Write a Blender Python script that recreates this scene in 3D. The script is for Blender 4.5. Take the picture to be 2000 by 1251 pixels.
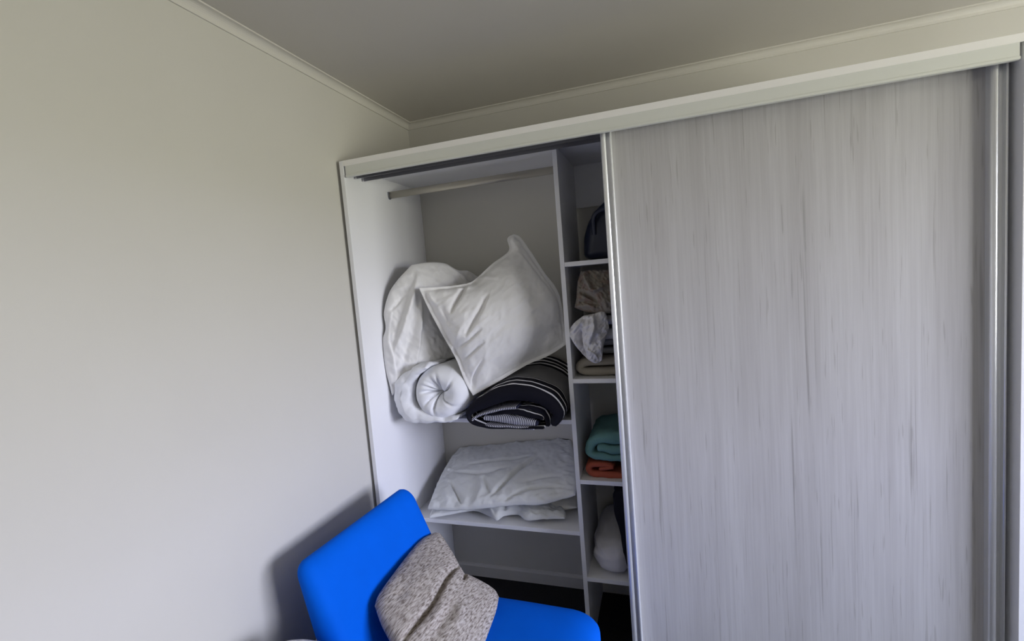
import bpy, math, random
import numpy as np
from mathutils import Vector, Euler, noise as mnoise

for o in list(bpy.data.objects):
    bpy.data.objects.remove(o, do_unlink=True)
scene = bpy.context.scene
col = scene.collection
random.seed(4)

# ------------------------------------------------------------------ camera
CAM = np.array((1.1775, -1.5925, 1.5669))
FPX = 914.084
EUL = (1.4857, 0.0821, 0.3091)
cd = bpy.data.cameras.new('camera')
cam = bpy.data.objects.new('camera', cd)
col.objects.link(cam)
cam.location = CAM
cam.rotation_euler = Euler(EUL, 'XYZ')
cd.sensor_fit = 'HORIZONTAL'
cd.sensor_width = 36.0
cd.lens = 36.0 * FPX / 2000.0
cd.clip_start = 0.02
scene.camera = cam
RM = np.array(Euler(EUL, 'XYZ').to_matrix())

# ------------------------------------------------------------------ world, daylight
world = bpy.data.worlds.new('overcast_sky')
scene.world = world
world.use_nodes = True
nt = world.node_tree
nt.nodes.clear()
w_out = nt.nodes.new('ShaderNodeOutputWorld')
w_bg = nt.nodes.new('ShaderNodeBackground')
w_tc = nt.nodes.new('ShaderNodeTexCoord')
w_sep = nt.nodes.new('ShaderNodeSeparateXYZ')
w_mr = nt.nodes.new('ShaderNodeMapRange')
w_mr.inputs[1].default_value = -0.25
w_mr.inputs[2].default_value = 0.75
w_ramp = nt.nodes.new('ShaderNodeValToRGB')
cr = w_ramp.color_ramp
cr.elements[0].position = 0.0
cr.elements[0].color = (0.405, 0.405, 0.34, 1)       # ground outside
cr.elements[1].position = 1.0
cr.elements[1].color = (0.64, 0.75, 1.0, 1)
for pos, c in ((0.24, (0.465, 0.465, 0.39, 1)), (0.27, (0.84, 0.85, 1.0, 1)), (0.45, (0.72, 0.765, 1.0, 1))):
    e = cr.elements.new(pos)
    e.color = c
w_bg.inputs[1].default_value = 39.0
L = nt.links.new
L(w_tc.outputs['Generated'], w_sep.inputs[0])
L(w_sep.outputs['Z'], w_mr.inputs[0])
L(w_mr.outputs[0], w_ramp.inputs[0])
L(w_ramp.outputs[0], w_bg.inputs[0])
L(w_bg.outputs[0], w_out.inputs[0])

# window opening in the right wall (behind the right shoulder of the camera)
XR = 4.20                      # right wall
WY0, WY1, WZ0, WZ1 = -2.05, -0.35, 0.90, 2.04
pl = bpy.data.lights.new('window_portal', 'AREA')
pl.shape = 'RECTANGLE'
pl.size = WY1 - WY0
pl.size_y = WZ1 - WZ0
pl.cycles.is_portal = True
po = bpy.data.objects.new('window_portal', pl)
col.objects.link(po)
po.location = (XR + 0.10, (WY0 + WY1) / 2, (WZ0 + WZ1) / 2)
po.rotation_euler = (math.pi / 2, 0, math.pi / 2)     # faces -X, into the room

scene.view_settings.view_transform = 'Standard'
scene.view_settings.look = 'None'
scene.view_settings.gamma = 1.0
scene.view_settings.use_curve_mapping = False
scene.view_settings.exposure = 0.0

# ------------------------------------------------------------------ helpers
def ray(u, v):
    return RM @ np.array(((u - 1000.0) / FPX, (625.5 - v) / FPX, -1.0))

def at(u, v, axis, val):
    """point of the place seen at photo pixel (u, v) on the plane axis = val"""
    d = ray(u, v)
    a = 'XYZ'.index(axis)
    return CAM + d * ((val - CAM[a]) / d[a])

def link(name, me, mat=None, parent=None, smooth=True, loc=None):
    o = bpy.data.objects.new(name, me)
    col.objects.link(o)
    if mat is not None:
        me.materials.append(mat)
    if smooth:
        for p in me.polygons:
            p.use_smooth = True
    if parent is not None:
        o.parent = parent
    if loc is not None:
        o.location = loc
    return o

def mesh(name, V, F, mat=None, parent=None, smooth=True, uv=None, origin=None):
    V = np.asarray(V, float)
    loc = None
    if origin is not None:
        V = V - np.asarray(origin, float)
        loc = origin
    me = bpy.data.meshes.new(name)
    me.from_pydata([tuple(map(float, v)) for v in V], [], [tuple(int(i) for i in f) for f in F])
    me.update()
    if uv is not None:
        lay = me.uv_layers.new(name='UVMap')
        for lp in me.loops:
            lay.data[lp.index].uv = (float(uv[lp.vertex_index][0]), float(uv[lp.vertex_index][1]))
    return link(name, me, mat, parent, smooth, loc)

def box(name, x0, x1, y0, y1, z0, z1, mat, parent=None, bev=0.0):
    import bmesh
    bm = bmesh.new()
    bmesh.ops.create_cube(bm, size=1.0)
    for v in bm.verts:
        v.co = Vector(((x0 + x1) / 2 + v.co.x * (x1 - x0), (y0 + y1) / 2 + v.co.y * (y1 - y0), (z0 + z1) / 2 + v.co.z * (z1 - z0)))
    if bev > 0:
        bmesh.ops.bevel(bm, geom=bm.edges[:], offset=bev, segments=2, affect='EDGES', profile=0.5)
    me = bpy.data.meshes.new(name)
    bm.to_mesh(me)
    bm.free()
    return link(name, me, mat, parent, smooth=False)

def prism(name, prof, axis, a0, a1, mat, parent=None):
    """closed 2D profile extruded along an axis; profile holds the two other coordinates in XYZ order"""
    n = len(prof)
    V = []
    for a in (a0, a1):
        for p, q in prof:
            V.append({'X': (a, p, q), 'Y': (p, a, q), 'Z': (p, q, a)}[axis])
    F = [(i, (i + 1) % n, n + (i + 1) % n, n + i) for i in range(n)]
    F += [tuple(range(n))[::-1], tuple(range(n, 2 * n))]
    o = mesh(name, V, F, mat, parent, smooth=False)
    import bmesh
    bm = bmesh.new()
    bm.from_mesh(o.data)
    bmesh.ops.recalc_face_normals(bm, faces=bm.faces)
    bm.to_mesh(o.data)
    bm.free()
    return o

def empty(name, loc=(0, 0, 0), rz=0.0):
    o = bpy.data.objects.new(name, None)
    col.objects.link(o)
    o.location = loc
    o.rotation_euler = (0, 0, rz)
    o.empty_display_size = 0.1
    return o

def tag(o, label, cat, group=None):
    o['label'] = label
    o['category'] = cat
    if group:
        o['group'] = group
    return o

def struct(o, label=None):
    o['kind'] = 'structure'
    if label:
        o['label'] = label
    return o

def catmull(P, n):
    P = np.asarray(P, float)
    if len(P) == 2:
        t = np.linspace(0, 1, n)[:, None]
        return P[0] * (1 - t) + P[1] * t
    Q = np.vstack((2 * P[0] - P[1], P, 2 * P[-1] - P[-2]))
    out = []
    for i in range(1, len(Q) - 2):
        t = np.linspace(0, 1, 24, endpoint=False)[:, None]
        a, b, c, d = Q[i - 1], Q[i], Q[i + 1], Q[i + 2]
        out.append(0.5 * ((2 * b) + (c - a) * t + (2 * a - 5 * b + 4 * c - d) * t ** 2 + (3 * b - a - 3 * c + d) * t ** 3))
    out = np.vstack(out + [P[-1:]])
    s = np.concatenate(([0], np.cumsum(np.linalg.norm(np.diff(out, axis=0), axis=1))))
    g = np.linspace(0, s[-1], n)
    return np.stack([np.interp(g, s, out[:, k]) for k in range(out.shape[1])], 1)

def fbm(P, scale, octv=3, seed=0.0):
    out = np.empty(len(P))
    for i, p in enumerate(P):
        out[i] = mnoise.fractal(Vector((p[0] * scale + seed, p[1] * scale + seed * 1.7, (p[2] if len(p) > 2 else 0) * scale)), 0.9, 2.1, octv)
    return out

def strokes_disp(G, strokes):
    """fold lines: (points, height, width, one_sided) in the local plane, in metres"""
    D = np.zeros(len(G))
    for st in strokes:
        P, amp, wid = np.asarray(st[0], float), st[1], st[2]
        side = st[3] if len(st) > 3 else 0
        if len(P) > 2:
            P = catmull(P, 14)
        seg = np.linalg.norm(np.diff(P, axis=0), axis=1)
        cum = np.concatenate(([0], np.cumsum(seg)))
        best = np.full(len(G), 1e9)
        bt = np.zeros(len(G))
        bs = np.zeros(len(G))
        for i in range(len(P) - 1):
            a, b = P[i], P[i + 1]
            ab = b - a
            t = np.clip(((G - a) @ ab) / (ab @ ab), 0, 1)
            q = G - (a + t[:, None] * ab)
            d = np.linalg.norm(q, axis=1)
            m = d < best
            best[m] = d[m]
            bt[m] = ((cum[i] + t * seg[i]) / cum[-1])[m]
            bs[m] = (ab[0] * q[:, 1] - ab[1] * q[:, 0])[m]
        w = np.full(len(G), wid)
        if side:
            w = np.where(bs * side > 0, wid, wid * 0.3)
        tp = np.clip(np.minimum(bt, 1 - bt) / 0.3, 0, 1) ** 0.7 * 0.95 + 0.05
        D += amp * np.exp(-(best / w) ** 2) * tp
    return D

def settle(o, fn, off=(0, 0, 0)):
    """press the cloth against what it touches: fn maps the place's coordinates of the vertices"""
    n = len(o.data.vertices)
    a = np.empty(n * 3)
    o.data.vertices.foreach_get('co', a)
    base = np.array(o.location) + np.array(off)
    a = fn(a.reshape(-1, 3) + base) - base
    o.data.vertices.foreach_set('co', a.ravel())
    o.data.update()
    return o

def keep(xmin=-9., xmax=9., ymax=9., zmin=-9., yedge=-9.):
    """stay right of xmin, left of xmax, in front of ymax, and above zmin wherever y is behind yedge"""
    def f(P):
        P = P.copy()
        P[:, 0] = np.clip(P[:, 0], xmin, xmax)
        P[:, 1] = np.minimum(P[:, 1], ymax)
        P[:, 2] = np.where(P[:, 1] > yedge, np.maximum(P[:, 2], zmin), P[:, 2])
        return P
    return f

class Plane:
    """a local frame through three points of the place"""
    def __init__(s, o, a, b):
        s.o = np.asarray(o, float)
        s.ex = np.asarray(a, float) - s.o
        s.ex /= np.linalg.norm(s.ex)
        ey = np.asarray(b, float) - s.o
        ey -= (ey @ s.ex) * s.ex
        s.ey = ey / np.linalg.norm(ey)
        s.n = np.cross(s.ex, s.ey)
        if s.n @ (CAM - s.o) < 0:
            s.n = -s.n
    def px(s, u, v):
        d = ray(u, v)
        t = ((s.o - CAM) @ s.n) / (d @ s.n)
        q = CAM + t * d - s.o
        return np.array((q @ s.ex, q @ s.ey))
    def out(s, G, h):
        return s.o + G[:, :1] * s.ex + G[:, 1:2] * s.ey + np.asarray(h)[:, None] * s.n

def soft(name, plane, sides, front, back, mat, parent=None, folds=(), n=70, pw=0.5, flange=0.0, wrinkle=0.0,
         wscale=9.0, seed=1.0, pxy=True, uvscale=1.0, ripple=0.0, crumple=0.0, bpow=1.0):
    """a filled cloth shape: outline of four sides, bulging to both faces of its plane, with folds pressed in"""
    cv = (lambda q: plane.px(*q)) if pxy else (lambda q: np.asarray(q, float))
    S = [catmull([cv(q) for q in s], n + 1) for s in sides]
    b, r, t, l = S[0], S[1], S[2][::-1], S[3][::-1]
    u = np.linspace(0, 1, n + 1)
    U, Vv = np.meshgrid(u, u, indexing='ij')
    G = np.empty((n + 1, n + 1, 2))
    for k in range(2):
        G[..., k] = ((1 - Vv) * b[:, k][:, None] + Vv * t[:, k][:, None] + (1 - U) * l[:, k][None] + U * r[:, k][None]
                     - ((1 - U) * (1 - Vv) * b[0, k] + U * (1 - Vv) * b[-1, k] + (1 - U) * Vv * t[0, k] + U * Vv * t[-1, k]))
    def prof(x):
        x = np.clip((x - flange) / (1 - 2 * flange), 0, 1)
        return np.clip(1 - (2 * x - 1) ** 2, 0, 1) ** pw
    env = (prof(U) * prof(Vv)).ravel()
    Gf = G.reshape(-1, 2)
    rim = (np.clip(np.minimum(np.minimum(U, 1 - U), np.minimum(Vv, 1 - Vv)) / 0.06, 0, 1)).ravel()
    D = np.zeros(len(Gf))
    if folds:
        D += strokes_disp(Gf, [([cv(q) for q in f[0]],) + tuple(f[1:]) for f in folds])
    if wrinkle:
        D += wrinkle * fbm(Gf, wscale, 4, seed)
        D += 0.5 * wrinkle * (np.abs(fbm(Gf * (1, 0.45), wscale * 2.2, 3, seed + 5)) - 0.3) * -1.5
        D += crumple * (0.35 - np.abs(fbm(Gf @ np.array(((.8, -.6), (.6, .8))) * (1, 0.35), wscale * 3.4, 3, seed + 7)))
    if ripple:
        edge = 1 - np.clip(np.minimum(np.minimum(U, 1 - U), np.minimum(Vv, 1 - Vv)) / 0.13, 0, 1).ravel()
        D += ripple * edge * fbm(Gf, 28, 2, seed + 9)
    thin = 0.0022
    hf = thin + front * env + D * (0.25 + 0.75 * rim)
    hb = -thin - back * env ** bpow + D * (0.25 + 0.75 * rim) * np.where(env > 0.05, 0.15, 1.0)
    hb = np.minimum(hb, hf - 0.002)
    VF, VB = plane.out(Gf, hf), plane.out(Gf, hb)
    V = np.vstack((VF, VB))
    N = n + 1
    F = []
    idx = lambda i, j: i * N + j
    for i in range(n):
        for j in range(n):
            q = (idx(i, j), idx(i + 1, j), idx(i + 1, j + 1), idx(i, j + 1))
            F.append(q)
            F.append(tuple(k + N * N for k in q[::-1]))
    ring = [idx(i, 0) for i in range(N)] + [idx(n, j) for j in range(1, N)] + [idx(i, n) for i in range(n - 1, -1, -1)] + [idx(0, j) for j in range(n - 1, 0, -1)]
    for k in range(len(ring)):
        a, c = ring[k], ring[(k + 1) % len(ring)]
        F.append((c, a, a + N * N, c + N * N))
    # keep faces outward: test against the plane normal
    a0, a1, a2 = V[F[0][0]], V[F[0][1]], V[F[0][2]]
    mid = idx(n // 2, n // 2)
    nn = np.cross(V[mid + N] - V[mid], V[mid + 1] - V[mid])
    if nn @ plane.n < 0:
        F = [f[::-1] for f in F]
    uv = np.vstack((Gf, Gf)) * uvscale
    org = V.mean(0)
    org[2] = V[:, 2].min()
    return mesh(name, V, F, mat, parent, True, uv, org)

def sheet(name, path, thick, y0, y1, mat, parent=None, npath=70, wob=0.0, wscale=7.0, seed=1.0, ends=True, ny=14,
          slant=(0, 0), closed=False, endgather=0.0, lift=None):
    """a thick padded sheet whose cross-section follows a path in XZ, run along Y, with rounded ends.
    UV: u along the path, v is the distance from the front end"""
    P = catmull(path, npath)
    T = np.asarray(thick, float)
    T = np.interp(np.linspace(0, 1, npath), np.linspace(0, 1, len(np.atleast_1d(T))), np.atleast_1d(T)) / 2
    tg = np.gradient(P, axis=0)
    tg /= np.linalg.norm(tg, axis=1)[:, None] + 1e-9
    nr = np.stack((-tg[:, 1], tg[:, 0]), 1)
    s = np.concatenate(([0], np.cumsum(np.linalg.norm(np.diff(P, axis=0), axis=1))))
    K = 5
    rings = []
    r = float(T.mean())
    for k in range(K + 1):
        a = math.pi / 2 * (1 - k / K)
        rings.append((y0 + r * (1 - math.sin(a)), max(math.cos(a), 0.02), r * (math.pi / 2 - a)))
    body = np.linspace(y0 + r, y1 - r, ny)[1:-1]
    for y in body:
        rings.append((y, 1.0, r * math.pi / 2 + y - y0 - r))
    for k in range(K + 1):
        a = math.pi / 2 * (k / K)
        rings.append((y1 - r * (1 - math.sin(a)), max(math.cos(a), 0.02), r * math.pi / 2 + (y1 - y0 - 2 * r) + r * a))
    capN = 4
    V, UV = [], []
    m = None
    for y, sc, v in rings:
        pts, us = [], []
        f = (y - y0) / (y1 - y0)
        Pc = P + np.array(slant) * f
        if lift is not None:
            Pc = Pc + lift(P, f)
        tt = T * sc
        for i in range(npath):
            pts.append(Pc[i] + nr[i] * tt[i]); us.append(s[i])
        for k in range(1, capN):
            a = math.pi * k / capN
            pts.append(Pc[-1] + nr[-1] * tt[-1] * math.cos(a) + tg[-1] * tt[-1] * math.sin(a)); us.append(s[-1])
        for i in range(npath - 1, -1, -1):
            pts.append(Pc[i] - nr[i] * tt[i]); us.append(s[i])
        for k in range(1, capN):
            a = math.pi * k / capN
            pts.append(Pc[0] - nr[0] * tt[0] * math.cos(a) - tg[0] * tt[0] * math.sin(a)); us.append(0)
        m = len(pts)
        for p_, u_ in zip(pts, us):
            V.append((p_[0], y, p_[1])); UV.append((u_, v))
    V = np.array(V)
    if wob:
        base = V.copy()
        for k in range(3):
            V[:, k] += wob * fbm(base, wscale, 3, seed + 11 * k)
    F = []
    for j in range(len(rings) - 1):
        for i in range(m):
            a, b = j * m + i, j * m + (i + 1) % m
            F.append((a, a + m, b + m, b))
    F.append(tuple(range(m)))
    F.append(tuple(range((len(rings) - 1) * m, len(rings) * m))[::-1])
    F = [f[::-1] for f in F] if signed(V, F, m) else F
    org = V.mean(0)
    org[2] = V[:, 2].min()
    return mesh(name, V, F, mat, parent, True, UV, org)

def signed(V, F, m):
    vol = 0.0
    c = V.mean(0)
    for f in F:
        if len(f) == 4:
            a, b, d, e = (V[i] - c for i in f)
            vol += a @ np.cross(b, d) + a @ np.cross(d, e)
    return vol < 0

def rbox(nx, ny, nz, lo, hi, r, fn=None):
    """rounded box as a grid shell, optionally deformed"""
    lo, hi = np.asarray(lo, float), np.asarray(hi, float)
    r = np.broadcast_to(np.asarray(r, float), 3)
    V, F, key = [], [], {}
    def vid(p):
        k = tuple(np.round(p, 6))
        if k not in key:
            key[k] = len(V); V.append(p)
        return key[k]
    cnt = (nx, ny, nz)
    for ax in range(3):
        for sgn in (0, 1):
            o1, o2 = [(1, 2), (2, 0), (0, 1)][ax]
            n1, n2 = cnt[o1], cnt[o2]
            for i in range(n1):
                for j in range(n2):
                    q = []
                    for di, dj in ((0, 0), (1, 0), (1, 1), (0, 1)):
                        p = np.zeros(3)
                        p[ax] = sgn; p[o1] = (i + di) / n1; p[o2] = (j + dj) / n2
                        q.append(vid(p))
                    F.append(q if sgn else q[::-1])
    W = np.array(V)
    W = 0.5 - 0.5 * np.cos(np.pi * W)          # denser near the edges
    P = lo + W * (hi - lo)
    inner = np.clip(P, lo + r, hi - r)
    d = (P - inner) / r
    ln = np.linalg.norm(d, axis=1)
    mx = np.abs(d).max(1)
    d = np.where(ln[:, None] > 1e-9, d / np.maximum(ln, 1e-9)[:, None] * np.minimum(mx, 1)[:, None], 0)
    P = inner + d * r
    if fn is not None:
        P = fn(P)
    return P, F

# ------------------------------------------------------------------ materials
def mat(name, color, rough=0.6, metal=0.0, spec=None):
    m = bpy.data.materials.new(name)
    m.use_nodes = True
    b = m.node_tree.nodes['Principled BSDF']
    b.inputs['Base Color'].default_value = (*color, 1)
    b.inputs['Roughness'].default_value = rough
    b.inputs['Metallic'].default_value = metal
    if spec is not None:
        b.inputs['Specular IOR Level'].default_value = spec
    return m

def add_noise(m, c2, scale, stretch=(1, 1, 1), detail=4.0, lo=0.35, hi=0.65, bump=0.0, bdist=0.002, coord='Object', bscale=None):
    nt = m.node_tree
    b = nt.nodes['Principled BSDF']
    c1 = tuple(b.inputs['Base Color'].default_value)
    tc = nt.nodes.new('ShaderNodeTexCoord')
    mp = nt.nodes.new('ShaderNodeMapping')
    mp.inputs['Scale'].default_value = stretch
    nz = nt.nodes.new('ShaderNodeTexNoise')
    nz.inputs['Scale'].default_value = scale
    nz.inputs['Detail'].default_value = detail
    rp = nt.nodes.new('ShaderNodeValToRGB')
    rp.color_ramp.elements[0].position = lo
    rp.color_ramp.elements[1].position = hi
    rp.color_ramp.elements[0].color = (*c2, 1)
    rp.color_ramp.elements[1].color = c1
    nt.links.new(tc.outputs[coord], mp.inputs[0])
    nt.links.new(mp.outputs[0], nz.inputs['Vector'])
    nt.links.new(nz.outputs['Fac'], rp.inputs[0])
    nt.links.new(rp.outputs[0], b.inputs['Base Color'])
    if bump:
        bp = nt.nodes.new('ShaderNodeBump')
        bp.inputs['Strength'].default_value = bump
        bp.inputs['Distance'].default_value = bdist
        src = nz
        if bscale:
            src = nt.nodes.new('ShaderNodeTexNoise')
            src.inputs['Scale'].default_value = bscale
            src.inputs['Detail'].default_value = 3
            nt.links.new(mp.outputs[0], src.inputs['Vector'])
        nt.links.new(src.outputs['Fac'], bp.inputs['Height'])
        nt.links.new(bp.outputs[0], b.inputs['Normal'])
    return m

M_wall = add_noise(mat('painted_wall', (0.625, 0.606, 0.556), 0.75), (0.615, 0.596, 0.546), 3.0, bump=0.05, bscale=260, bdist=0.001)
M_ceil = add_noise(mat('painted_ceiling', (0.60, 0.575, 0.53), 0.85), (0.59, 0.565, 0.52), 3.0)
M_trim = mat('trim_paint', (0.66, 0.635, 0.585), 0.5)
M_skirt = mat('skirting_paint', (0.66, 0.64, 0.60), 0.5)
M_carpet = add_noise(mat('dark_carpet', (0.035, 0.034, 0.036), 0.95, spec=0.1), (0.02, 0.019, 0.02), 260, bump=0.8, bdist=0.004)
M_white = add_noise(mat('white_melamine', (0.88, 0.88, 0.90), 0.42), (0.87, 0.87, 0.89), 4.0)
M_edge = mat('lit_edge_frame_white', (0.95, 0.93, 0.91), 0.35)  # lit look of the top panel edge in the colour; window frame white too
M_fascia = mat('fascia_profile', (0.75, 0.76, 0.715), 0.35, 0.0)
M_track = mat('track_metal', (0.22, 0.22, 0.25), 0.4, 0.6)
M_alu = mat('brushed_aluminium', (0.86, 0.87, 0.89), 0.30, 0.55)
M_rail = mat('rail_metal', (0.50, 0.47, 0.40), 0.35, 0.5)

def door_material():
    m = mat('grey_woodgrain', (0.5, 0.5, 0.5), 0.36)
    nt = m.node_tree
    b = nt.nodes['Principled BSDF']
    tc = nt.nodes.new('ShaderNodeTexCoord')
    def layer(sx, sz, scale, detail, dist=0.0):
        mp = nt.nodes.new('ShaderNodeMapping')
        mp.inputs['Scale'].default_value = (sx, 1, sz)
        nz = nt.nodes.new('ShaderNodeTexNoise')
        nz.inputs['Scale'].default_value = scale
        nz.inputs['Detail'].default_value = detail
        nz.inputs['Roughness'].default_value = 0.65
        nz.inputs['Distortion'].default_value = dist
        nt.links.new(tc.outputs['Object'], mp.inputs[0])
        nt.links.new(mp.outputs[0], nz.inputs['Vector'])
        return nz.outputs['Fac']
    def ramp(src, lo, hi, c0, c1):
        r = nt.nodes.new('ShaderNodeValToRGB')
        r.color_ramp.elements[0].position = lo
        r.color_ramp.elements[1].position = hi
        r.color_ramp.elements[0].color = (*c0, 1)
        r.color_ramp.elements[1].color = (*c1, 1)
        nt.links.new(src, r.inputs[0])
        return r.outputs[0]
    def mix(a, bb, fac, mode='MULTIPLY'):
        x = nt.nodes.new('ShaderNodeMix')
        x.data_type = 'RGBA'
        x.blend_type = mode
        x.inputs[0].default_value = fac
        nt.links.new(a, x.inputs[6])
        nt.links.new(bb, x.inputs[7])
        return x.outputs[2]
    wide = ramp(layer(5, 0.35, 2.0, 3), 0.3, 0.7, (0.50, 0.488, 0.492), (0.60, 0.592, 0.60))
    fine = ramp(layer(60, 1.1, 2.2, 6), 0.30, 0.62, (0.88, 0.875, 0.875), (1, 1, 1))
    vein = ramp(layer(42, 0.9, 1.6, 2, 0.3), 0.27, 0.36, (0.74, 0.73, 0.72), (1, 1, 1))
    tick = ramp(layer(110, 5.0, 1.3, 1), 0.26, 0.33, (0.78, 0.77, 0.76), (1, 1, 1))
    c = mix(mix(mix(wide, fine, 1.0), vein, 0.9), tick, 0.8)
    nt.links.new(c, b.inputs['Base Color'])
    bp = nt.nodes.new('ShaderNodeBump')
    bp.inputs['Strength'].default_value = 0.12
    bp.inputs['Distance'].default_value = 0.001
    nt.links.new(layer(60, 1.1, 2.2, 6), bp.inputs['Height'])
    nt.links.new(bp.outputs[0], b.inputs['Normal'])
    return m
M_door = door_material()

def fabric(name, color, rough=0.9, bump=0.25, scale=350, var=0.96):
    return add_noise(mat(name, color, rough, spec=0.2), tuple(c * var for c in color), 6.0, bump=bump, bscale=scale, bdist=0.0012)
M_pillow = fabric('white_cotton', (0.87, 0.86, 0.85))
M_pillow2 = fabric('white_cotton_pressed', (0.89, 0.88, 0.87))
M_duvet = fabric('white_duvet_cotton', (0.87, 0.88, 0.91))
M_lower = fabric('ivory_cotton', (0.80, 0.81, 0.80))
M_cream = fabric('cream_cotton', (0.72, 0.71, 0.65))
M_sheet = fabric('white_sheet', (0.74, 0.73, 0.77))
M_taupe = fabric('taupe_blanket', (0.36, 0.325, 0.27), bump=0.5, scale=220, var=0.85)
M_grey = fabric('grey_linen', (0.34, 0.34, 0.36))
M_teal = fabric('teal_terry', (0.16, 0.33, 0.32), bump=0.9, scale=260, var=0.8)
M_coral = fabric('coral_terry', (0.42, 0.10, 0.06), bump=0.9, scale=260, var=0.8)
M_black = fabric('black_cloth', (0.008, 0.008, 0.012), var=0.8)
M_roll = fabric('pale_cotton_roll', (0.66, 0.65, 0.68))
M_bag = mat('navy_nylon', (0.012, 0.017, 0.045), 0.38)
M_blue = fabric('blue_stretch_cover', (0.0, 0.125, 0.75), rough=0.8, bump=0.2, scale=500, var=0.93)
M_blue.node_tree.nodes['Principled BSDF'].inputs['Specular IOR Level'].default_value = 0.08
M_leg = mat('pale_grey_wood', (0.55, 0.54, 0.50), 0.5)

def tweed():
    m = mat('grey_brown_tweed', (0.5, 0.46, 0.42), 0.95, spec=0.1)
    nt = m.node_tree
    b = nt.nodes['Principled BSDF']
    tc = nt.nodes.new('ShaderNodeTexCoord')
    def lay(sx, sy, sc, det):
        mp = nt.nodes.new('ShaderNodeMapping')
        mp.inputs['Scale'].default_value = (sx, sy, 1)
        nz = nt.nodes.new('ShaderNodeTexNoise')
        nz.inputs['Scale'].default_value = sc
        nz.inputs['Detail'].default_value = det
        nz.inputs['Distortion'].default_value = 0.4
        nt.links.new(tc.outputs['UV'], mp.inputs[0])
        nt.links.new(mp.outputs[0], nz.inputs['Vector'])
        return nz.outputs['Fac']
    f1 = lay(230, 55, 1.0, 3)
    r = nt.nodes.new('ShaderNodeValToRGB')
    r.color_ramp.elements[0].position = 0.33
    r.color_ramp.elements[0].color = (0.17, 0.14, 0.12, 1)
    r.color_ramp.elements[1].position = 0.66
    r.color_ramp.elements[1].color = (0.56, 0.515, 0.475, 1)
    e = r.color_ramp.elements.new(0.48)
    e.color = (0.39, 0.345, 0.31, 1)
    nt.links.new(f1, r.inputs[0])
    nt.links.new(r.outputs[0], b.inputs['Base Color'])
    bp = nt.nodes.new('ShaderNodeBump')
    bp.inputs['Strength'].default_value = 0.6
    bp.inputs['Distance'].default_value = 0.002
    nt.links.new(f1, bp.inputs['Height'])
    nt.links.new(bp.outputs[0], b.inputs['Normal'])
    return m
M_tweed = tweed()

def pinstripe(name, axis, period, duty, dark, light):
    """woven pinstripe running across the UV"""
    m = mat(name, dark, 0.9, spec=0.15)
    nt = m.node_tree
    b = nt.nodes['Principled BSDF']
    tc = nt.nodes.new('ShaderNodeTexCoord')
    sp = nt.nodes.new('ShaderNodeSeparateXYZ')
    nt.links.new(tc.outputs['UV'], sp.inputs[0])
    mo = nt.nodes.new('ShaderNodeMath'); mo.operation = 'PINGPONG'
    mo.inputs[1].default_value = period / 2
    nt.links.new(sp.outputs[axis], mo.inputs[0])
    gt = nt.nodes.new('ShaderNodeMath'); gt.operation = 'GREATER_THAN'
    gt.inputs[1].default_value = period / 2 * (1 - duty)
    nt.links.new(mo.outputs[0], gt.inputs[0])
    mx = nt.nodes.new('ShaderNodeMix'); mx.data_type = 'RGBA'
    mx.inputs[6].default_value = (*dark, 1)
    mx.inputs[7].default_value = (*light, 1)
    nt.links.new(gt.outputs[0], mx.inputs[0])
    nt.links.new(mx.outputs[2], b.inputs['Base Color'])
    return m
M_pin = pinstripe('navy_white_pinstripe', 'X', 0.0075, 0.5, (0.02, 0.022, 0.045), (0.62, 0.62, 0.70))

def banded(name, bands, base, light):
    """black duvet cover with woven white bands and a pinstriped zone; v = distance from the rolled end"""
    m = mat(name, base, 0.85, spec=0.2)
    nt = m.node_tree
    b = nt.nodes['Principled BSDF']
    tc = nt.nodes.new('ShaderNodeTexCoord')
    sp = nt.nodes.new('ShaderNodeSeparateXYZ')
    nt.links.new(tc.outputs['UV'], sp.inputs[0])
    acc = None
    def math_(op, a, bb):
        x = nt.nodes.new('ShaderNodeMath'); x.operation = op
        for k, q in enumerate((a, bb)):
            if isinstance(q, (int, float)):
                x.inputs[k].default_value = q
            else:
                nt.links.new(q, x.inputs[k])
        return x.outputs[0]
    v = sp.outputs['Y']
    for lo, hi, per in bands:
        g = math_('MULTIPLY', math_('GREATER_THAN', v, lo), math_('LESS_THAN', v, hi))
        if per:
            pp = math_('PINGPONG', v, per / 2)
            g = math_('MULTIPLY', g, math_('MULTIPLY', math_('GREATER_THAN', pp, per / 4), 0.42))
        acc = g if acc is None else math_('MAXIMUM', acc, g)
    mx = nt.nodes.new('ShaderNodeMix'); mx.data_type = 'RGBA'
    mx.inputs[6].default_value = (*base, 1)
    mx.inputs[7].default_value = (*light, 1)
    nt.links.new(acc, mx.inputs[0])
    nt.links.new(mx.outputs[2], b.inputs['Base Color'])
    return m
M_band = banded('black_white_banded_cover', [(0.030, 0.043, 0), (0.076, 0.086, 0), (0.122, 0.126, 0), (0.130, 0.300, 0.006),
                                             (0.325, 0.340, 0), (0.365, 0.380, 0), (0.41, 0.425, 0)], (0.006, 0.006, 0.012), (0.80, 0.79, 0.80))
M_band2 = banded('black_white_banded_inner', [(0.012, 0.020, 0), (0.045, 0.055, 0), (0.075, 0.083, 0)], (0.006, 0.006, 0.012), (0.75, 0.74, 0.74))

def patterned():
    m = mat('printed_beige_cloth', (0.25, 0.225, 0.195), 0.9)
    add_noise(m, (0.22, 0.165, 0.14), 38, detail=3, lo=0.42, hi=0.50, coord='Object', bump=0.3, bscale=90)
    return m
M_print = patterned()

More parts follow.
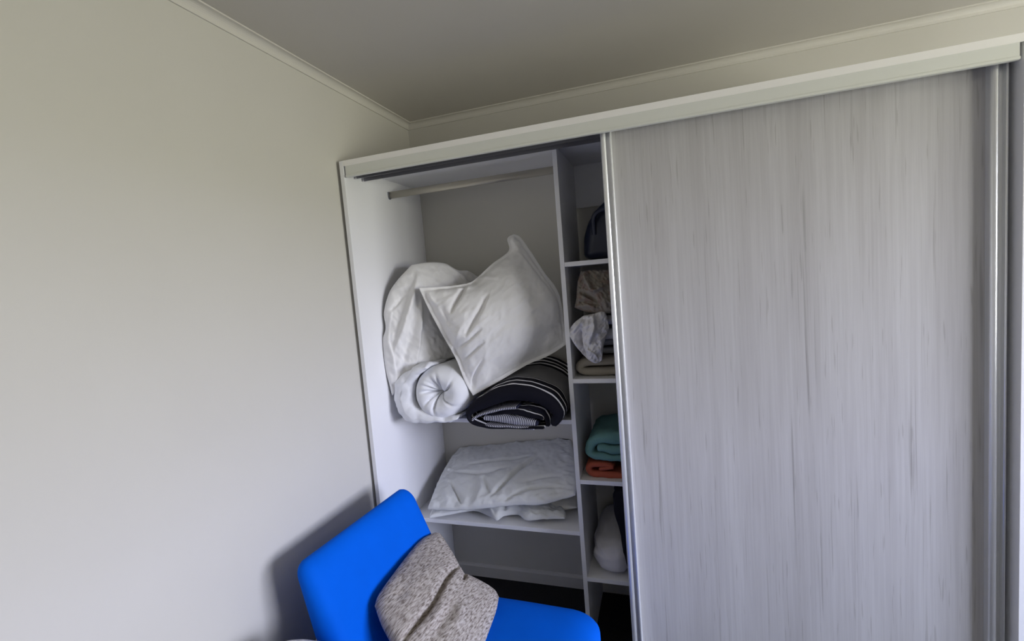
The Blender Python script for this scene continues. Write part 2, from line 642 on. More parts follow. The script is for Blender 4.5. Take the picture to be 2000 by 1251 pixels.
# ------------------------------------------------------------------ the room
GAP, D, CE = 0.0155, 0.612, 2.40
XL, YF = -GAP, -3.9
def slab(name, x0, x1, y0, y1, z0, z1, m, label):
    return struct(box(name, x0, x1, y0, y1, z0, z1, m), label)
slab('floor', XL - .1, XR + .2, YF - .1, D + .1, -.1, 0, M_carpet, 'dark grey carpet')
slab('ceiling', XL - .1, XR + .2, YF - .1, D + .1, CE, CE + .1, M_ceil, 'greige painted ceiling')
slab('wall_left', XL - .1, XL, YF - .1, D + .1, 0, CE, M_wall, 'plain pale beige painted wall')
slab('wall_back', XL, XR, D, D + .1, 0, CE, M_wall, 'beige wall behind the wardrobe')
slab('wall_front', XL, XR, YF - .1, YF, 0, CE, M_wall, 'beige wall facing the wardrobe')
# right wall around the window opening, one mesh
V, F = [], []
def addbox(x0, x1, y0, y1, z0, z1):
    b = len(V)
    for x in (x0, x1):
        for y in (y0, y1):
            for z in (z0, z1):
                V.append((x, y, z))
    for f in ((0, 1, 3, 2), (4, 6, 7, 5), (0, 4, 5, 1), (2, 3, 7, 6), (0, 2, 6, 4), (1, 5, 7, 3)):
        F.append(tuple(b + i for i in f))
addbox(XR, XR + .14, YF - .1, WY0, 0, CE)
addbox(XR, XR + .14, WY1, D + .1, 0, CE)
addbox(XR, XR + .14, WY0, WY1, 0, WZ0)
addbox(XR, XR + .14, WY0, WY1, WZ1, CE)
struct(mesh('wall_right', V, F, M_wall, smooth=False), 'beige wall with a window')
# window
win = struct(empty('window_1', (XR + .06, (WY0 + WY1) / 2, WZ0)), 'white framed window')
wy = (WY1 - WY0) / 2
wz = WZ1 - WZ0
for a in ((-wy, -wy + .05, 0, wz), (wy - .05, wy, 0, wz), (-.03, .03, .05, wz - .05)):
    box('window_frame', -.025, .025, a[0], a[1], a[2], a[3], M_edge, win)
for a in ((-wy + .05, wy - .05, 0, .05), (-wy + .05, wy - .05, wz - .05, wz)):
    box('window_frame', -.025, .025, a[0], a[1], a[2], a[3], M_edge, win)
M_glass = bpy.data.materials.new('window_glass')
M_glass.use_nodes = True
gn = M_glass.node_tree
gn.nodes.clear()
go = gn.nodes.new('ShaderNodeOutputMaterial')
gt_ = gn.nodes.new('ShaderNodeBsdfTransparent')
gg = gn.nodes.new('ShaderNodeBsdfGlossy')
gg.inputs['Roughness'].default_value = 0.02
gm = gn.nodes.new('ShaderNodeMixShader')
gm.inputs[0].default_value = 0.06
gn.links.new(gt_.outputs[0], gm.inputs[1])
gn.links.new(gg.outputs[0], gm.inputs[2])
gn.links.new(gm.outputs[0], go.inputs[0])
for a in ((-wy + .05, -.03), (.03, wy - .05)):
    box('pane', -.003, .003, a[0], a[1], .05, wz - .05, M_glass, win)
box('window_sill', -.10, -.025, -wy, wy, -.0, .02, M_edge, win)

# cornice: coved moulding with a small lip on the wall and on the ceiling
c = 0.030
cov = [(0, -c)]
cov += [(.005, -c), (.005, -c + .004)]
for k in range(7):
    a = math.pi / 2 * k / 6
    cov.append((.005 + (c - .010) * (1 - math.cos(a)), -c + .004 + (c - .009) * math.sin(a)))
cov += [(c, -.005), (c, 0), (0, 0)]
struct(prism('trim_1', [(XL + p, CE + q) for p, q in cov], 'Y', YF, D, M_trim), 'coved cornice along the left wall')
struct(prism('trim_2', [(D - p, CE + q) for p, q in cov], 'X', XL + .001, XR, M_trim), 'coved cornice above the wardrobe')
sk = [(0, 0), (.015, 0), (.015, .055), (.011, .062), (.004, .066), (0, .066)]
struct(prism('baseboard_back', [(D - p, q) for p, q in sk], 'X', .019, 2.07, M_skirt), 'low skirting inside the wardrobe')
struct(prism('baseboard_left', [(XL + p, q) for p, q in sk], 'Y', YF, -.002, M_skirt), 'low skirting along the left wall')

# ------------------------------------------------------------------ wardrobe
T = 0.018
H = 2.084
XW = 2.080                       # inner face of the right side panel
XD, YD = 0.800, 0.222            # divider and shelf fronts
XD2 = 1.215
wd = tag(empty('wardrobe', (1.05, .3, 0)), 'white built-in wardrobe with grey woodgrain sliding door and open shelves', 'wardrobe')
def wbox(name, x0, x1, y0, y1, z0, z1, m, parent=wd, bev=0.0012):
    off = Vector((1.05, .3, 0))
    return box(name, x0 - off.x, x1 - off.x, y0 - off.y, y1 - off.y, z0, z1, m, parent, bev)
wbox('side_panel', 0, T, 0, D - .001, 0, H, M_white)
wbox('side_panel', XW, XW + T, 0, D - .001, 0, H, M_white)
tpn = wbox('top_panel', T, XW, 0.0015, D - .001, H - .021, H, M_white)
wbox('lit_look_edge', T, XW, 0.0, 0.0015, H - .021, H, M_edge, tpn, 0)  # front edge of the same panel, coloured lighter to look brightly lit
wbox('divider', XD, XD + T, YD, D - .016, 0, H - .021, M_white)
wbox('divider', XD2, XD2 + T, YD, D - .016, 0, H - .021, M_white)
SH = {'z1': .9724, 'z2': .5014}
for z in (.9724, .5014):
    wbox('shelf', T, XD, YD, D - .001, z, z + T, M_white)
for z in (1.6027, 1.1396, .7234, .3063):
    wbox('shelf', XD + T, XD2, YD, D - .001, z, z + T, M_white)
wbox('back_rail', XD + T, XD2, D - .016, D - .001, 1.872, H - .021, M_white)
# fascia: top track cover with a small lip along its lower edge
off = (1.05, .3)
fp = [(.001, 2.063), (.001, 2.029), (-.002, 2.028), (-.002, 2.0215), (.001, 2.020), (.010, 2.020), (.010, 2.063)]
o = prism('fascia', [(p - off[1], q) for p, q in fp], 'X', .026 - off[0], 2.072 - off[0], M_fascia, wd)
# double top track
tp = [(.010, 2.062), (.010, 2.030), (.013, 2.030), (.013, 2.052), (.058, 2.052), (.058, 2.024), (.062, 2.024), (.062, 2.052),
      (.108, 2.052), (.108, 2.022), (.112, 2.022), (.112, 2.062)]
prism('track', [(p - off[1], q) for p, q in tp], 'X', .032 - off[0], 2.070 - off[0], M_track, wd)
wbox('track', T, XW, .02, .115, 0, .012, M_alu)
# hanging rail: oval tube with end sockets
yr, zr = .312, 1.996
ov = [(yr + .0075 * math.cos(a), zr + .0155 * math.sin(a)) for a in np.linspace(0, 2 * math.pi, 20, endpoint=False)]
rl = prism('hanging_rail', [(p - off[1], q) for p, q in ov], 'X', T - off[0], XD - off[0], M_rail, wd)
for p in rl.data.polygons:
    p.use_smooth = len(p.vertices) == 4
for xa in (T, XD - .006):
    oo = [(yr + .011 * math.cos(a), zr + .019 * math.sin(a)) for a in np.linspace(math.pi, 2 * math.pi, 12)]
    oo += [(yr + .011, zr + .014), (yr - .011, zr + .014)]
    prism('rail_socket', [(p - off[1], q) for p, q in oo], 'X', xa - off[0], xa + .006 - off[0], M_track, rl)
# sliding doors: panel with two profiled aluminium stiles
def sliding_door(x0, x1, y, full):
    d = empty('sliding_door', (0, 0, 0))
    d.parent = wd
    ox, oy = off
    pan = box('door_panel', x0 + .02 - ox, x1 - .02 - ox, y + .028 - oy, y + .038 - oy, .02, 2.036, M_door, d)
    def stile(xa, xb, sgn):
        w = xb - xa
        # outer grip, groove, thin inner bead (mirrored by sgn)
        pr = [(0, .040), (0, .010)]
        pr += [(.0095 - .0095 * math.cos(t_), .010 - .010 * math.sin(t_)) for t_ in np.linspace(.15, math.pi - .15, 11)]
        pr += [(.0195, .014), (.0295, .014)]
        pr += [(.0327 - .0032 * math.cos(t_), .004 - .004 * math.sin(t_)) for t_ in np.linspace(0, math.pi, 7)]
        pr += [(.036, .040)]
        P = [((xa + p if sgn > 0 else xb - p) - ox, y + q - oy) for p, q in pr]
        return prism('stile', P, 'Z', .014, 2.046, M_alu, d)
    stile(x0, x0 + .036, 1)
    stile(x1 - .036, x1, 1)
    box('door_rail', x0 + .036 - ox, x1 - .036 - ox, y + .024 - oy, y + .038 - oy, .014, .05, M_alu, d)
    return d
sliding_door(1.005, 2.067, .028, True)
sliding_door(1.010, 2.062, .072, False)

# ------------------------------------------------------------------ bedding on the upper shelf
ZS1 = .9724 + T
# pillow leaning on the left side panel
plA = Plane((.035, .150, 1.11), (.36, .47, 1.11), (.06, .19, 1.62))
A = soft('pillow', plA,
         [[(766, 772), (790, 750), (820, 722), (860, 706), (893, 694)],
          [(893, 694), (925, 640), (938, 590), (934, 541)],
          [(934, 541), (915, 529), (893, 527), (868, 514), (835, 512), (804, 517)],
          [(804, 517), (778, 545), (760, 572), (750, 610), (753, 640), (747, 668), (752, 715), (766, 772)]],
         .065, .012, M_pillow, n=110, pw=.45, wrinkle=.008, wscale=7, seed=3.1, ripple=.008, crumple=.009,
         folds=[([(812, 530), (790, 600), (764, 690)], .032, .024, 1),
                ([(815, 580), (812, 660), (806, 715)], .022, .020, -1),
                ([(867, 518), (890, 535), (910, 553)], .014, .012, 1),
                ([(752, 613), (770, 598), (790, 574)], -.012, .010, 1),
                ([(830, 560), (850, 620), (880, 690)], -.030, .035),
                ([(762, 600), (755, 660), (762, 690), (772, 740)], .012, .012, -1),
                ([(800, 650), (785, 700), (790, 740)], -.010, .012),
                ([(840, 540), (880, 560)], -.012, .018)])
settle(A, keep(xmin=.0192, ymax=.610))
tag(A, 'white pillow leaning against the inner side panel, above the rolled white duvet', 'pillow', 'white pillows in the wardrobe')
# square pillow with flanged case lying on top of it and the striped duvet
plB = Plane((.196, .160, 1.568), (.757, .395, 1.35), (.400, .160, 1.10))
B = soft('pillow', plB,
         [[(924, 772), (975, 744), (1030, 712), (1070, 695), (1107, 672)],
          [(1107, 672), (1102, 630), (1091, 572), (1062, 530), (1037, 492), (1016, 463), (1003, 457)],
          [(1003, 457), (991, 466), (993, 490), (960, 516), (933, 541), (916, 552), (880, 558), (818, 562)],
          [(818, 562), (838, 605), (862, 650), (890, 700), (908, 745), (924, 772)]],
         .125, .035, M_pillow2, n=130, pw=.62, flange=.03, wrinkle=.008, wscale=6, seed=8.3, ripple=.008, crumple=.005,
         folds=[([(915, 552), (900, 580), (880, 616)], -.030, .014, 1),
                ([(951, 580), (932, 620), (907, 662)], -.022, .014, 1),
                ([(969, 552), (940, 545), (914, 556)], .012, .012, 1),
                ([(829, 567), (860, 562), (905, 559)], -.012, .010),
                ([(1100, 636), (1070, 650), (1040, 672)], -.022, .030),
                ([(1006, 484), (1040, 528), (1089, 590)], -.008, .008),
                ([(840, 588), (870, 640), (900, 700), (926, 756)], -.010, .009),
                ([(862, 600), (880, 640)], -.012, .010),
                ([(938, 646), (915, 668), (892, 684)], -.017, .011, 1),
                ([(944, 670), (922, 690), (903, 708)], -.017, .011, 1),
                ([(942, 700), (925, 732), (920, 762)], -.014, .011, -1),
                ([(900, 640), (888, 665), (882, 690)], .008, .010),
                ([(985, 520), (1000, 560), (1010, 620)], .012, .045),
                ([(830, 566), (845, 590), (856, 596)], .010, .008),
                ([(1106, 655), (1060, 688), (1010, 715), (955, 750)], -.030, .055),
                ([(880, 556), (900, 566), (918, 560)], .014, .010)])
settle(B, keep(xmax=.7985, ymax=.610))
tag(B, 'plump white square pillow with flanged edge propped on the striped duvet', 'pillow', 'white pillows in the wardrobe')

# rolled white duvet, end facing out
dv = tag(empty('rolled_duvet', (.22, .35, ZS1)), 'white duvet rolled up with a puckered end, on the upper shelf', 'duvet')
cx, cz, yf = .262, 1.118, .125
prof = catmull([(0.001, .075), (.012, .050), (.030, .022), (.055, .004), (.080, .002), (.102, .016), (.117, .045), (.121, .090), (.121, .200), (.121, .33), (.118, .40), (.09, .42), (.001, .425)], 60)
nth = 144
V, UV = [], []
rng = np.random.RandomState(7)
creases = [(a, rng.uniform(.07, .16), rng.uniform(.6, 1.9)) for a in np.deg2rad([18, 70, 92, 108, 128, 150, 196, 232, 300])]
for r_, y_ in prof:
    for k in range(nth):
        a = 2 * math.pi * k / nth
        cr_ = 0
        for a0, wd_, am in creases:
            dd = (a - a0 - .6 * r_ / .12 + math.pi) % (2 * math.pi) - math.pi
            cr_ += am * math.exp(-(dd / wd_) ** 2)
        fade = math.exp(-((r_ - .035) / .035) ** 2)
        yy = yf + y_ + .020 * cr_ * fade + .006 * math.sin(a * 1.0 + .5) * (r_ / .12)
        rr = r_ * (1 + .03 * math.sin(2 * a + .6) + .02 * math.sin(3 * a + 1))
        V.append((cx + rr * math.cos(a) * 1.04, yy, cz + rr * math.sin(a) * .97))
V = np.array(V)
for k in range(3):
    V[:, k] += .004 * fbm(V, 10, 3, 2 + 9 * k)
F = []
for j in range(len(prof) - 1):
    for k in range(nth):
        a, b = j * nth + k, j * nth + (k + 1) % nth
        F.append((a, b, b + nth, a + nth))
V[:, 2] = np.maximum(V[:, 2], ZS1 + .0006)
o = mesh('duvet_core', V - np.array((.22, .35, ZS1)), F, M_duvet, dv)
# outer layer wrapping the roll on the left and underneath
loc = np.array((.22, .35, ZS1))
wpath = [(.215, 1.235), (.150, 1.215), (.098, 1.150), (.090, 1.080), (.125, 1.030), (.190, 1.0195), (.270, 1.0145), (.345, 1.020)]
o = sheet('duvet_wrap', wpath, (.02, .05, .085, .095, .070, .046, .030, .012), .122, .56, M_duvet, None, npath=80, wob=.012, wscale=12, seed=4, ny=26)
settle(o, keep(xmin=.0195, zmin=ZS1 + .0004))
o.parent = dv
o.location = Vector(o.location) - Vector(loc)

# striped duvet, folded and rolled flat
st = tag(empty('striped_duvet', (.58, .36, ZS1)), 'black and white striped duvet rolled flat beside the rolled white duvet', 'duvet')
loc2 = Vector((.58, .36, ZS1))
def put(o, parent, l):
    settle(o, keep(xmax=.7985, zmin=ZS1 + .0005, yedge=YD - .004))
    o.parent = parent
    o.location = Vector(o.location) - l
    return o
def pxz(y, *pts):
    return [tuple(at(u, v, 'Y', y)[[0, 2]]) for u, v in pts]
yS = .125
lift = lambda P, f: np.stack((np.zeros(len(P)), .055 * f * (P[:, 1] - .985) / .17), 1)
shell = pxz(yS + .02, (1062, 833), (1010, 835), (960, 832), (925, 822), (918, 806), (945, 786), (985, 770), (1030, 768), (1068, 782), (1090, 806), (1084, 822))
put(sheet('duvet_cover', shell, (.010, .010, .011, .012, .020, .050, .066, .066, .060, .056, .04), yS, .58, M_band, None, npath=110, wob=.005, wscale=8, seed=6, ny=30, lift=lift), st, loc2)
put(sheet('binding', pxz(yS + .03, (1012, 793), (980, 797), (945, 806), (926, 817), (938, 827), (985, 830), (1045, 833)), .010, yS + .004, .45, M_pin, None, npath=60, wob=.002, seed=9), st, loc2)
put(sheet('pinstripe_fold', pxz(yS + .03, (1048, 826), (1010, 821), (975, 817), (950, 815)), (.02, .034, .032, .02), yS + .012, .5, M_pin, None, npath=50, wob=.003, seed=12), st, loc2)
put(sheet('inner_fold', pxz(yS + .04, (1060, 815), (1020, 806), (985, 803), (955, 808)), (.02, .028, .024, .012), yS + .022, .5, M_band2, None, npath=50, wob=.006, wscale=14, seed=15), st, loc2)
put(sheet('inner_fold', pxz(yS + .04, (1072, 826), (1064, 806), (1045, 796), (1015, 795)), (.022, .026, .022, .012), yS + .026, .5, M_band2, None, npath=50, wob=.006, wscale=14, seed=17), st, loc2)

# ------------------------------------------------------------------ pillows on the lower shelf
ZS2 = .5014 + T
plL = Plane((.11, .235, .575), (.785, .262, .640), (.13, .565, .690))
P1 = soft('pillow', plL,
          [[(836, 994), (880, 996), (935, 993), (1000, 986), (1060, 984), (1124, 967)],
           [(1124, 967), (1128, 930), (1122, 890), (1116, 856)],
           [(1116, 856), (1060, 862), (1000, 868), (940, 872), (897, 876)],
           [(897, 876), (876, 905), (855, 945), (836, 994)]],
          .048, .070, M_lower, n=120, pw=.40, bpow=3.0, wrinkle=.007, wscale=6, seed=13.7, ripple=.016, crumple=.002,
          folds=[([(1055, 900), (1000, 942), (958, 980)], -.026, .016, 1),
                 ([(962, 975), (952, 958), (945, 945)], -.014, .010),
                 ([(1040, 903), (990, 912), (920, 918)], -.013, .012, 1),
                 ([(890, 930), (945, 936), (1000, 926)], -.012, .014, -1),
                 ([(882, 950), (893, 972), (905, 992)], -.020, .012, 1),
                 ([(1105, 958), (1040, 962), (985, 982)], -.018, .013, 1),
                 ([(1100, 940), (1060, 945), (1020, 955)], -.007, .009),
                 ([(930, 990), (945, 965), (940, 940)], .010, .012),
                 ([(870, 960), (880, 985)], .008, .012)])
settle(P1, keep(xmin=.0195, xmax=.7985, ymax=.6095, zmin=ZS2 + .001))
tag(P1, 'creased white pillow lying on top of the lower shelf pile', 'pillow', 'white pillows in the wardrobe')
plM = Plane((.105, .238, .538), (.72, .290, .548), (.13, .52, .545))
P2 = soft('pillow', plM,
          [[(838, 1012), (880, 1003), (925, 996), (952, 1005), (970, 1014), (985, 1006), (1012, 1004), (1030, 1015), (1065, 1012), (1103, 1012)],
           [(1103, 1012), (1104, 1000), (1094, 985)],
           [(1094, 985), (1030, 975), (960, 970), (880, 972), (856, 975)],
           [(856, 975), (846, 990), (838, 1012)]],
          .040, .008, M_lower, n=90, pw=.42, wrinkle=.009, wscale=11, seed=22.0, ripple=.014, crumple=.008,
          folds=[([(985, 1006), (992, 990)], -.014, .010), ([(960, 1000), (975, 985)], .012, .010), ([(1020, 1000), (1045, 990)], -.010, .010), ([(900, 990), (930, 985)], -.01, .01)])
settle(P2, keep(zmin=ZS2 + .0006))
tag(P2, 'limp white pillow with rumpled hem under the creased pillow', 'pillow', 'white pillows in the wardrobe')
plN = Plane((.45, .40, .560), (.78, .40, .560), (.45, .57, .575))
P3 = soft('pillow', plN, [[(.0, -.06), (.1, -.075), (.22, -.075), (.318, -.05)], [(.318, -.05), (.325, .06), (.318, .17)], [(.318, .17), (.1, .18), (-.2, .17)], [(-.2, .17), (-.1, .05), (0, -.06)]],
          .04, .036, M_cream, n=50, pw=.5, wrinkle=.005, seed=31, pxy=False)
settle(P3, keep(xmax=.7985, ymax=.6095, zmin=ZS2 + .0008))
tag(P3, 'cream pillow at the back of the lower shelf pile, against the divider', 'pillow')

# ------------------------------------------------------------------ things on the narrow shelves
# navy bag
zb = 1.6027 + T
def bagf(P):
    q = P.copy()
    t = np.clip((P[:, 2] - zb) / .23, 0, 1)
    cx_, cy_ = 1.02, .43
    s = np.sqrt(np.clip(1 - .88 * t ** 2.2, .05, 1))
    q[:, 0] = cx_ + (P[:, 0] - cx_) * s
    q[:, 1] = cy_ + (P[:, 1] - cy_) * (.75 + .25 * s)
    q[:, :2] += .006 * np.stack((fbm(P, 14, 3, 2), fbm(P, 14, 3, 9)), 1)
    return q
bg = tag(empty('holdall_bag', (1.02, .43, zb)), 'dark navy nylon bag on the topmost narrow shelf', 'bag')
V, F = rbox(18, 18, 18, (.875, .30, zb), (1.165, .56, zb + .235), (.05, .05, .03), bagf)
mesh('bag_body', V - np.array((1.02, .43, zb)), F, M_bag, bg)
hp = catmull([(-.09, -.125, .10), (-.085, -.139, .17), (-.04, -.143, .195), (.04, -.143, .195), (.085, -.139, .17), (.09, -.125, .10)], 40)
V, F = [], []
for i, p in enumerate(hp):
    t_ = hp[min(i + 1, 39)] - hp[max(i - 1, 0)]
    t_ /= np.linalg.norm(t_)
    n1 = np.cross(t_, (0, 1, 0)); n1 /= np.linalg.norm(n1)
    n2 = np.cross(t_, n1)
    for k in range(8):
        a = k * math.pi / 4
        V.append(p + .009 * math.cos(a) * n1 + .004 * math.sin(a) * n2)
for i in range(39):
    for k in range(8):
        F.append((i * 8 + k, i * 8 + (k + 1) % 8, i * 8 + 8 + (k + 1) % 8, i * 8 + 8 + k))
mesh('strap', V, F, M_bag, bg)

z2 = 1.1396 + T
tag(sheet('folded_blanket', [(1.16, z2 + .020), (.95, z2 + .0195), (.858, z2 + .0215), (.842, z2 + .040), (.870, z2 + .058), (.96, z2 + .060), (1.16, z2 + .060)],
          .034, .262, .56, M_taupe, None, wob=.004, seed=21), 'taupe folded blanket at the bottom of the rumpled linen stack', 'blanket')
tag(sheet('folded_towel', [(1.17, z2 + .094), (1.0, z2 + .094), (.915, z2 + .097), (.905, z2 + .111), (.925, z2 + .127), (1.02, z2 + .130), (1.17, z2 + .130)], .026, .31, .56, M_grey, None, wob=.003, seed=24),
    'dark grey folded towel behind the crumpled white sheet', 'towel')
tag(sheet('folded_sheet', [(1.17, z2 + .167), (1.0, z2 + .167), (.885, z2 + .170), (.872, z2 + .194), (.895, z2 + .222), (1.02, z2 + .225), (1.17, z2 + .225)], .042, .27, .56, M_sheet, None, wob=.004, seed=26),
    'pale folded sheet lying under the printed cloth', 'sheet')
# crumpled white sheet spilling over the front of the stack
plW = Plane((.83, .235, 1.34), (1.0, .235, 1.34), (.83, .228, 1.22))
Wp = soft('crumpled_sheet', plW,
          [[(1137, 690), (1150, 702), (1164, 709), (1176, 703)],
           [(1176, 703), (1178, 680), (1183, 660), (1190, 640)],
           [(1190, 640), (1186, 618), (1178, 607), (1160, 612), (1140, 616)],
           [(1140, 616), (1122, 630), (1111, 648), (1120, 668), (1137, 690)]],
          .030, .012, M_sheet, n=70, pw=.5, wrinkle=.014, wscale=14, seed=41, ripple=.014, crumple=.012,
          folds=[([(1137, 634), (1138, 670), (1150, 700)], -.032, .012, 1), ([(1160, 612), (1165, 640), (1153, 670)], .034, .012, 1),
                 ([(1155, 668), (1170, 655), (1186, 648)], -.018, .010), ([(1120, 650), (1128, 640), (1140, 622)], .014, .008, -1),
                 ([(1150, 680), (1165, 690), (1170, 704)], .012, .007, 1), ([(1125, 660), (1140, 672)], -.012, .007)])
tag(Wp, 'crumpled white sheet spilling over the front of the linen stack', 'sheet')
# printed beige cloth heaped on top
plP = Plane((.86, .262, 1.46), (1.05, .262, 1.46), (.86, .290, 1.58))
Pp = soft('printed_cloth', plP,
          [[(1122, 600), (1140, 607), (1165, 611), (1200, 610), (1230, 604)],
           [(1230, 604), (1240, 570), (1232, 540)],
           [(1232, 540), (1200, 530), (1165, 527), (1134, 529)],
           [(1134, 529), (1128, 555), (1126, 580), (1122, 600)]],
          .050, .120, M_print, n=80, pw=.45, wrinkle=.010, wscale=13, seed=51, ripple=.012, crumple=.012,
          folds=[([(1140, 533), (1150, 555), (1162, 574), (1186, 563)], .030, .014, 1), ([(1128, 590), (1150, 592), (1185, 600)], -.014, .006),
                 ([(1126, 600), (1150, 600), (1180, 608)], .010, .006), ([(1134, 572), (1150, 582), (1172, 594)], -.026, .010, 1),
                 ([(1142, 545), (1135, 565)], -.012, .007)])
tag(Pp, 'beige cloth with dark print heaped at the top of the linen stack', 'cloth')
# towels
z3 = .7234 + T
tag(sheet('folded_towel', [(1.15, z3 + .012), (.93, z3 + .012), (.868, z3 + .014), (.850, z3 + .030), (.862, z3 + .050), (.92, z3 + .052), (.95, z3 + .045), (.90, z3 + .034)],
          (.022, .022, .024, .026, .026, .024, .02, .015), .25, .52, M_coral, None, wob=.004, wscale=12, seed=61), 'coral red folded terry towel under the teal towel', 'towel')
tag(sheet('folded_towel', [(.905, z3 + .121), (.95, z3 + .119), (1.12, z3 + .119), (1.146, z3 + .100), (1.12, z3 + .083), (.95, z3 + .083), (.885, z3 + .086), (.861, z3 + .110), (.878, z3 + .150), (.95, z3 + .164), (1.16, z3 + .168)],
          (.03, .038, .036, .034, .032, .032, .036, .044, .048, .05, .05), .25, .54, M_teal, None, npath=110, wob=.007, wscale=13, seed=63), 'teal folded terry towel stacked on the coral towel', 'towel')
# pale bundle and black garment on the shelf below
z4 = .3063 + T
def bunf(P):
    q = P.copy()
    t = (P[:, 1] - .235) / .34
    s = .62 + .38 * np.sin(np.pi * np.clip(.22 + t * .75, 0, 1)) ** .7
    q[:, 0] = .905 + (P[:, 0] - .905) * s + .02 * (1 - t)
    q[:, 2] = z4 + (P[:, 2] - z4) * (.70 + .42 * t) * (.8 + .2 * s)
    w = .010 * (np.abs(fbm(P * (1, .5, 1), 16, 3, 71)) - .3)
    q[:, 0] -= w * 1.1
    q[:, 2] += w * np.clip((P[:, 2] - z4) / .05, 0, 1)
    q[:, 1] -= .6 * w
    return q
V, F = rbox(26, 30, 26, (.825, .235, z4), (.985, .575, z4 + .165), (.075, .075, .06), bunf)
tag(mesh('pillow_bundle', V, F, M_roll, None, origin=(.91, .4, z4)), 'pale cotton pillow stuffed lengthwise on the narrow shelf below the towels', 'pillow')
def blk(P):
    q = P.copy()
    q[:, 0] += .012 * fbm(P, 9, 3, 81) + .040 * np.clip((.60 - P[:, 2]) / .26, 0, 1)
    q[:, 1] += .008 * fbm(P, 11, 3, 83)
    return q
V, F = rbox(14, 20, 24, (.942, .228, z4 + .004), (1.12, .56, z4 + .385), (.05, .03, .05), blk)
V[:, 2] = np.maximum(V[:, 2], z4)
tag(mesh('folded_garment', V, F, M_black, None, origin=(1.03, .4, z4)), 'black folded garment packed beside the pale stuffed pillow', 'clothing')

# ------------------------------------------------------------------ blue chair
RZ = math.radians(-1.0)
ch = tag(empty('lounge_chair', (.158, -.310, 0), RZ), 'bright blue armless lounge chair with stretch fabric cover', 'chair')
def backf(P):
    q = P.copy()
    z = P[:, 2]
    t = np.clip((.80 - z), 0, 1)
    rear = -.036 + t * .215
    th = .066 + t * .20
    k = P[:, 0]                                   # 0 rear .. 1 front
    q[:, 0] = rear + th * k
    b = P[:, 1] / .255
    q[:, 0] -= .012 * np.clip(k, 0, 1) * (1 - b ** 2) * np.clip(t * 4, 0, 1)   # shallow hollow across the front
    q[:, 0] += .065 * P[:, 1]
    q[:, 1] = P[:, 1] * (1 - .02 * np.clip(1 - t * 4, 0, 1))
    return q
V, F = rbox(12, 26, 26, (0, -.272, .26), (1, .272, .800), (.48, .036, .048), backf)
mesh('backrest', V, F, M_blue, ch)
def seatf(P):
    q = P.copy()
    a = (P[:, 0] - .10) / .64
    b = P[:, 1] / .25
    top = np.clip((P[:, 2] - .25) / .16, 0, 1)
    q[:, 2] += top * (.010 * (1 - b ** 2) + .004 * np.sin(np.pi * np.clip(a, 0, 1)))
    return q
V, F = rbox(24, 22, 14, (.10, -.25, .24), (.762, .256, .424), (.11, .09, .045), seatf)
mesh('seat', V, F, M_blue, ch)
def leg(a, b, top, ta=0.0):
    w = .018
    V = []
    for z, aa, ww in ((0, a + ta, w * .75), (top, a, w)):
        for sx, sy in ((-1, -1), (1, -1), (1, 1), (-1, 1)):
            V.append((aa + sx * ww, b + sy * ww, z))
    F = [(0, 3, 2, 1), (4, 5, 6, 7)] + [(i, (i + 1) % 4, (i + 1) % 4 + 4, i + 4) for i in range(4)]
    return mesh('leg', V, F, M_leg, ch, smooth=False)
for sy in (-1, 1):
    leg(.66, sy * .19, .26, .03)
# rear legs run up behind the backrest as a slanted support
for sy in (-1, 1):
    pts = [(-.12, 0.0), (-.125, .40), (.03, .60), (.06, .60), (-.085, .39), (-.08, 0.0)]
    V = [(p, sy * .250 + s * .014, q) for s in (-1, 1) for p, q in pts]
    n_ = len(pts)
    F = [tuple(range(n_)), tuple(range(n_, 2 * n_))[::-1]] + [(i, i + n_, (i + 1) % n_ + n_, (i + 1) % n_) for i in range(n_)]
    mesh('leg', V, F, M_leg, ch, smooth=False)

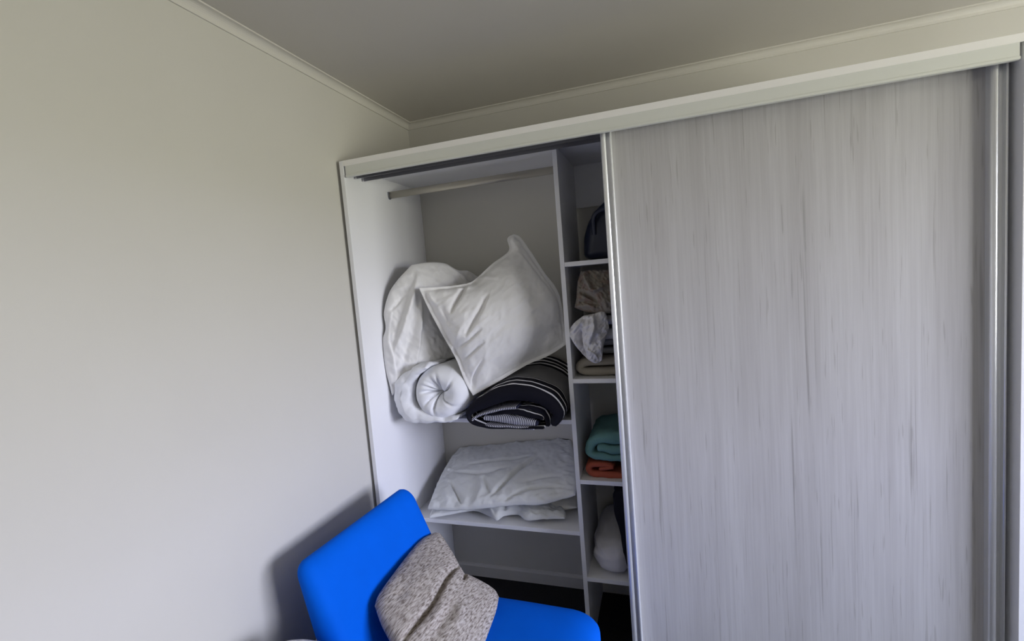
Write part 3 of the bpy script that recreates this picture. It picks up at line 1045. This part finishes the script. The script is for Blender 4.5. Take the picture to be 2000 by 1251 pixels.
# cushion leaning in the chair
plC = Plane((.290, -.06, .615), (.566, -.125, .455), (.290, -.45, .605))
Cu = soft('cushion', plC,
          [[(732, 1182), (742, 1157), (785, 1098), (815, 1062), (842, 1043)],
           [(842, 1043), (858, 1045), (876, 1074), (895, 1108), (904, 1124), (912, 1127), (940, 1140), (962, 1152), (974, 1166)],
           [(974, 1166), (968, 1195), (948, 1251), (930, 1300), (905, 1345)],
           [(905, 1345), (850, 1330), (790, 1285), (752, 1228), (732, 1182)]],
          .055, .045, M_tweed, n=100, pw=.40, wrinkle=.004, wscale=9, seed=91,
          folds=[([(896, 1108), (865, 1150), (838, 1200), (795, 1251), (770, 1280)], -.030, .016, 1),
                 ([(905, 1128), (903, 1140), (897, 1150)], -.020, .008, 1),
                 ([(792, 1104), (806, 1116), (818, 1130)], -.010, .006, -1),
                 ([(880, 1190), (850, 1240), (830, 1280)], -.010, .018),
                 ([(890, 1200), (880, 1250)], .010, .016),
                 ([(860, 1200), (820, 1251)], .010, .012),
                 ([(760, 1180), (790, 1170)], -.006, .02)])
tag(Cu, 'grey-brown tweed cushion with a deep crease, resting in the blue chair', 'cushion')

# ------------------------------------------------------------------ bed beside the chair, its pillow just enters the picture
bd = tag(empty('bed', (.48, -1.70, 0)), 'low bed along the left wall, unseen mattress made grey to cut bounced light', 'bed')
def bdbox(name, lo, hi, r, m):
    V, F = rbox(12, 16, 6, lo, hi, r)
    return mesh(name, V - np.array((.48, -1.70, 0)), F, m, bd)
bdbox('bed_base', (.02, -2.75, .10), (.90, -.66, .26), .012, M_grey)
bdbox('mattress', (.02, -2.75, .26), (.90, -.66, .48), .04, M_grey)  # mattress out of view, grey chosen to reduce light bounced off it
for xx in (.08, .84):
    for yy_ in (-2.68, -.73):
        b_ = box('leg', xx - .03 - .48, xx + .03 - .48, yy_ - .03 + 1.70, yy_ + .03 + 1.70, 0, .10, M_leg, bd, .004)
plQ = Plane((.075, -.606, .584), (.45, -.606, .584), (.075, -1.05, .584))
Q = soft('pillow', plQ, [[(0, .02), (.1, 0), (.25, .0), (.38, .03)], [(.38, .03), (.40, .3), (.38, .62)], [(.38, .62), (.2, .64), (0, .62)], [(0, .62), (-.01, .3), (0, .02)]],
         .098, .101, M_pillow2, n=50, pw=.45, wrinkle=.004, seed=101, pxy=False)
tag(Q, 'white pillow on the bed, its edge showing beside the blue chair', 'pillow')
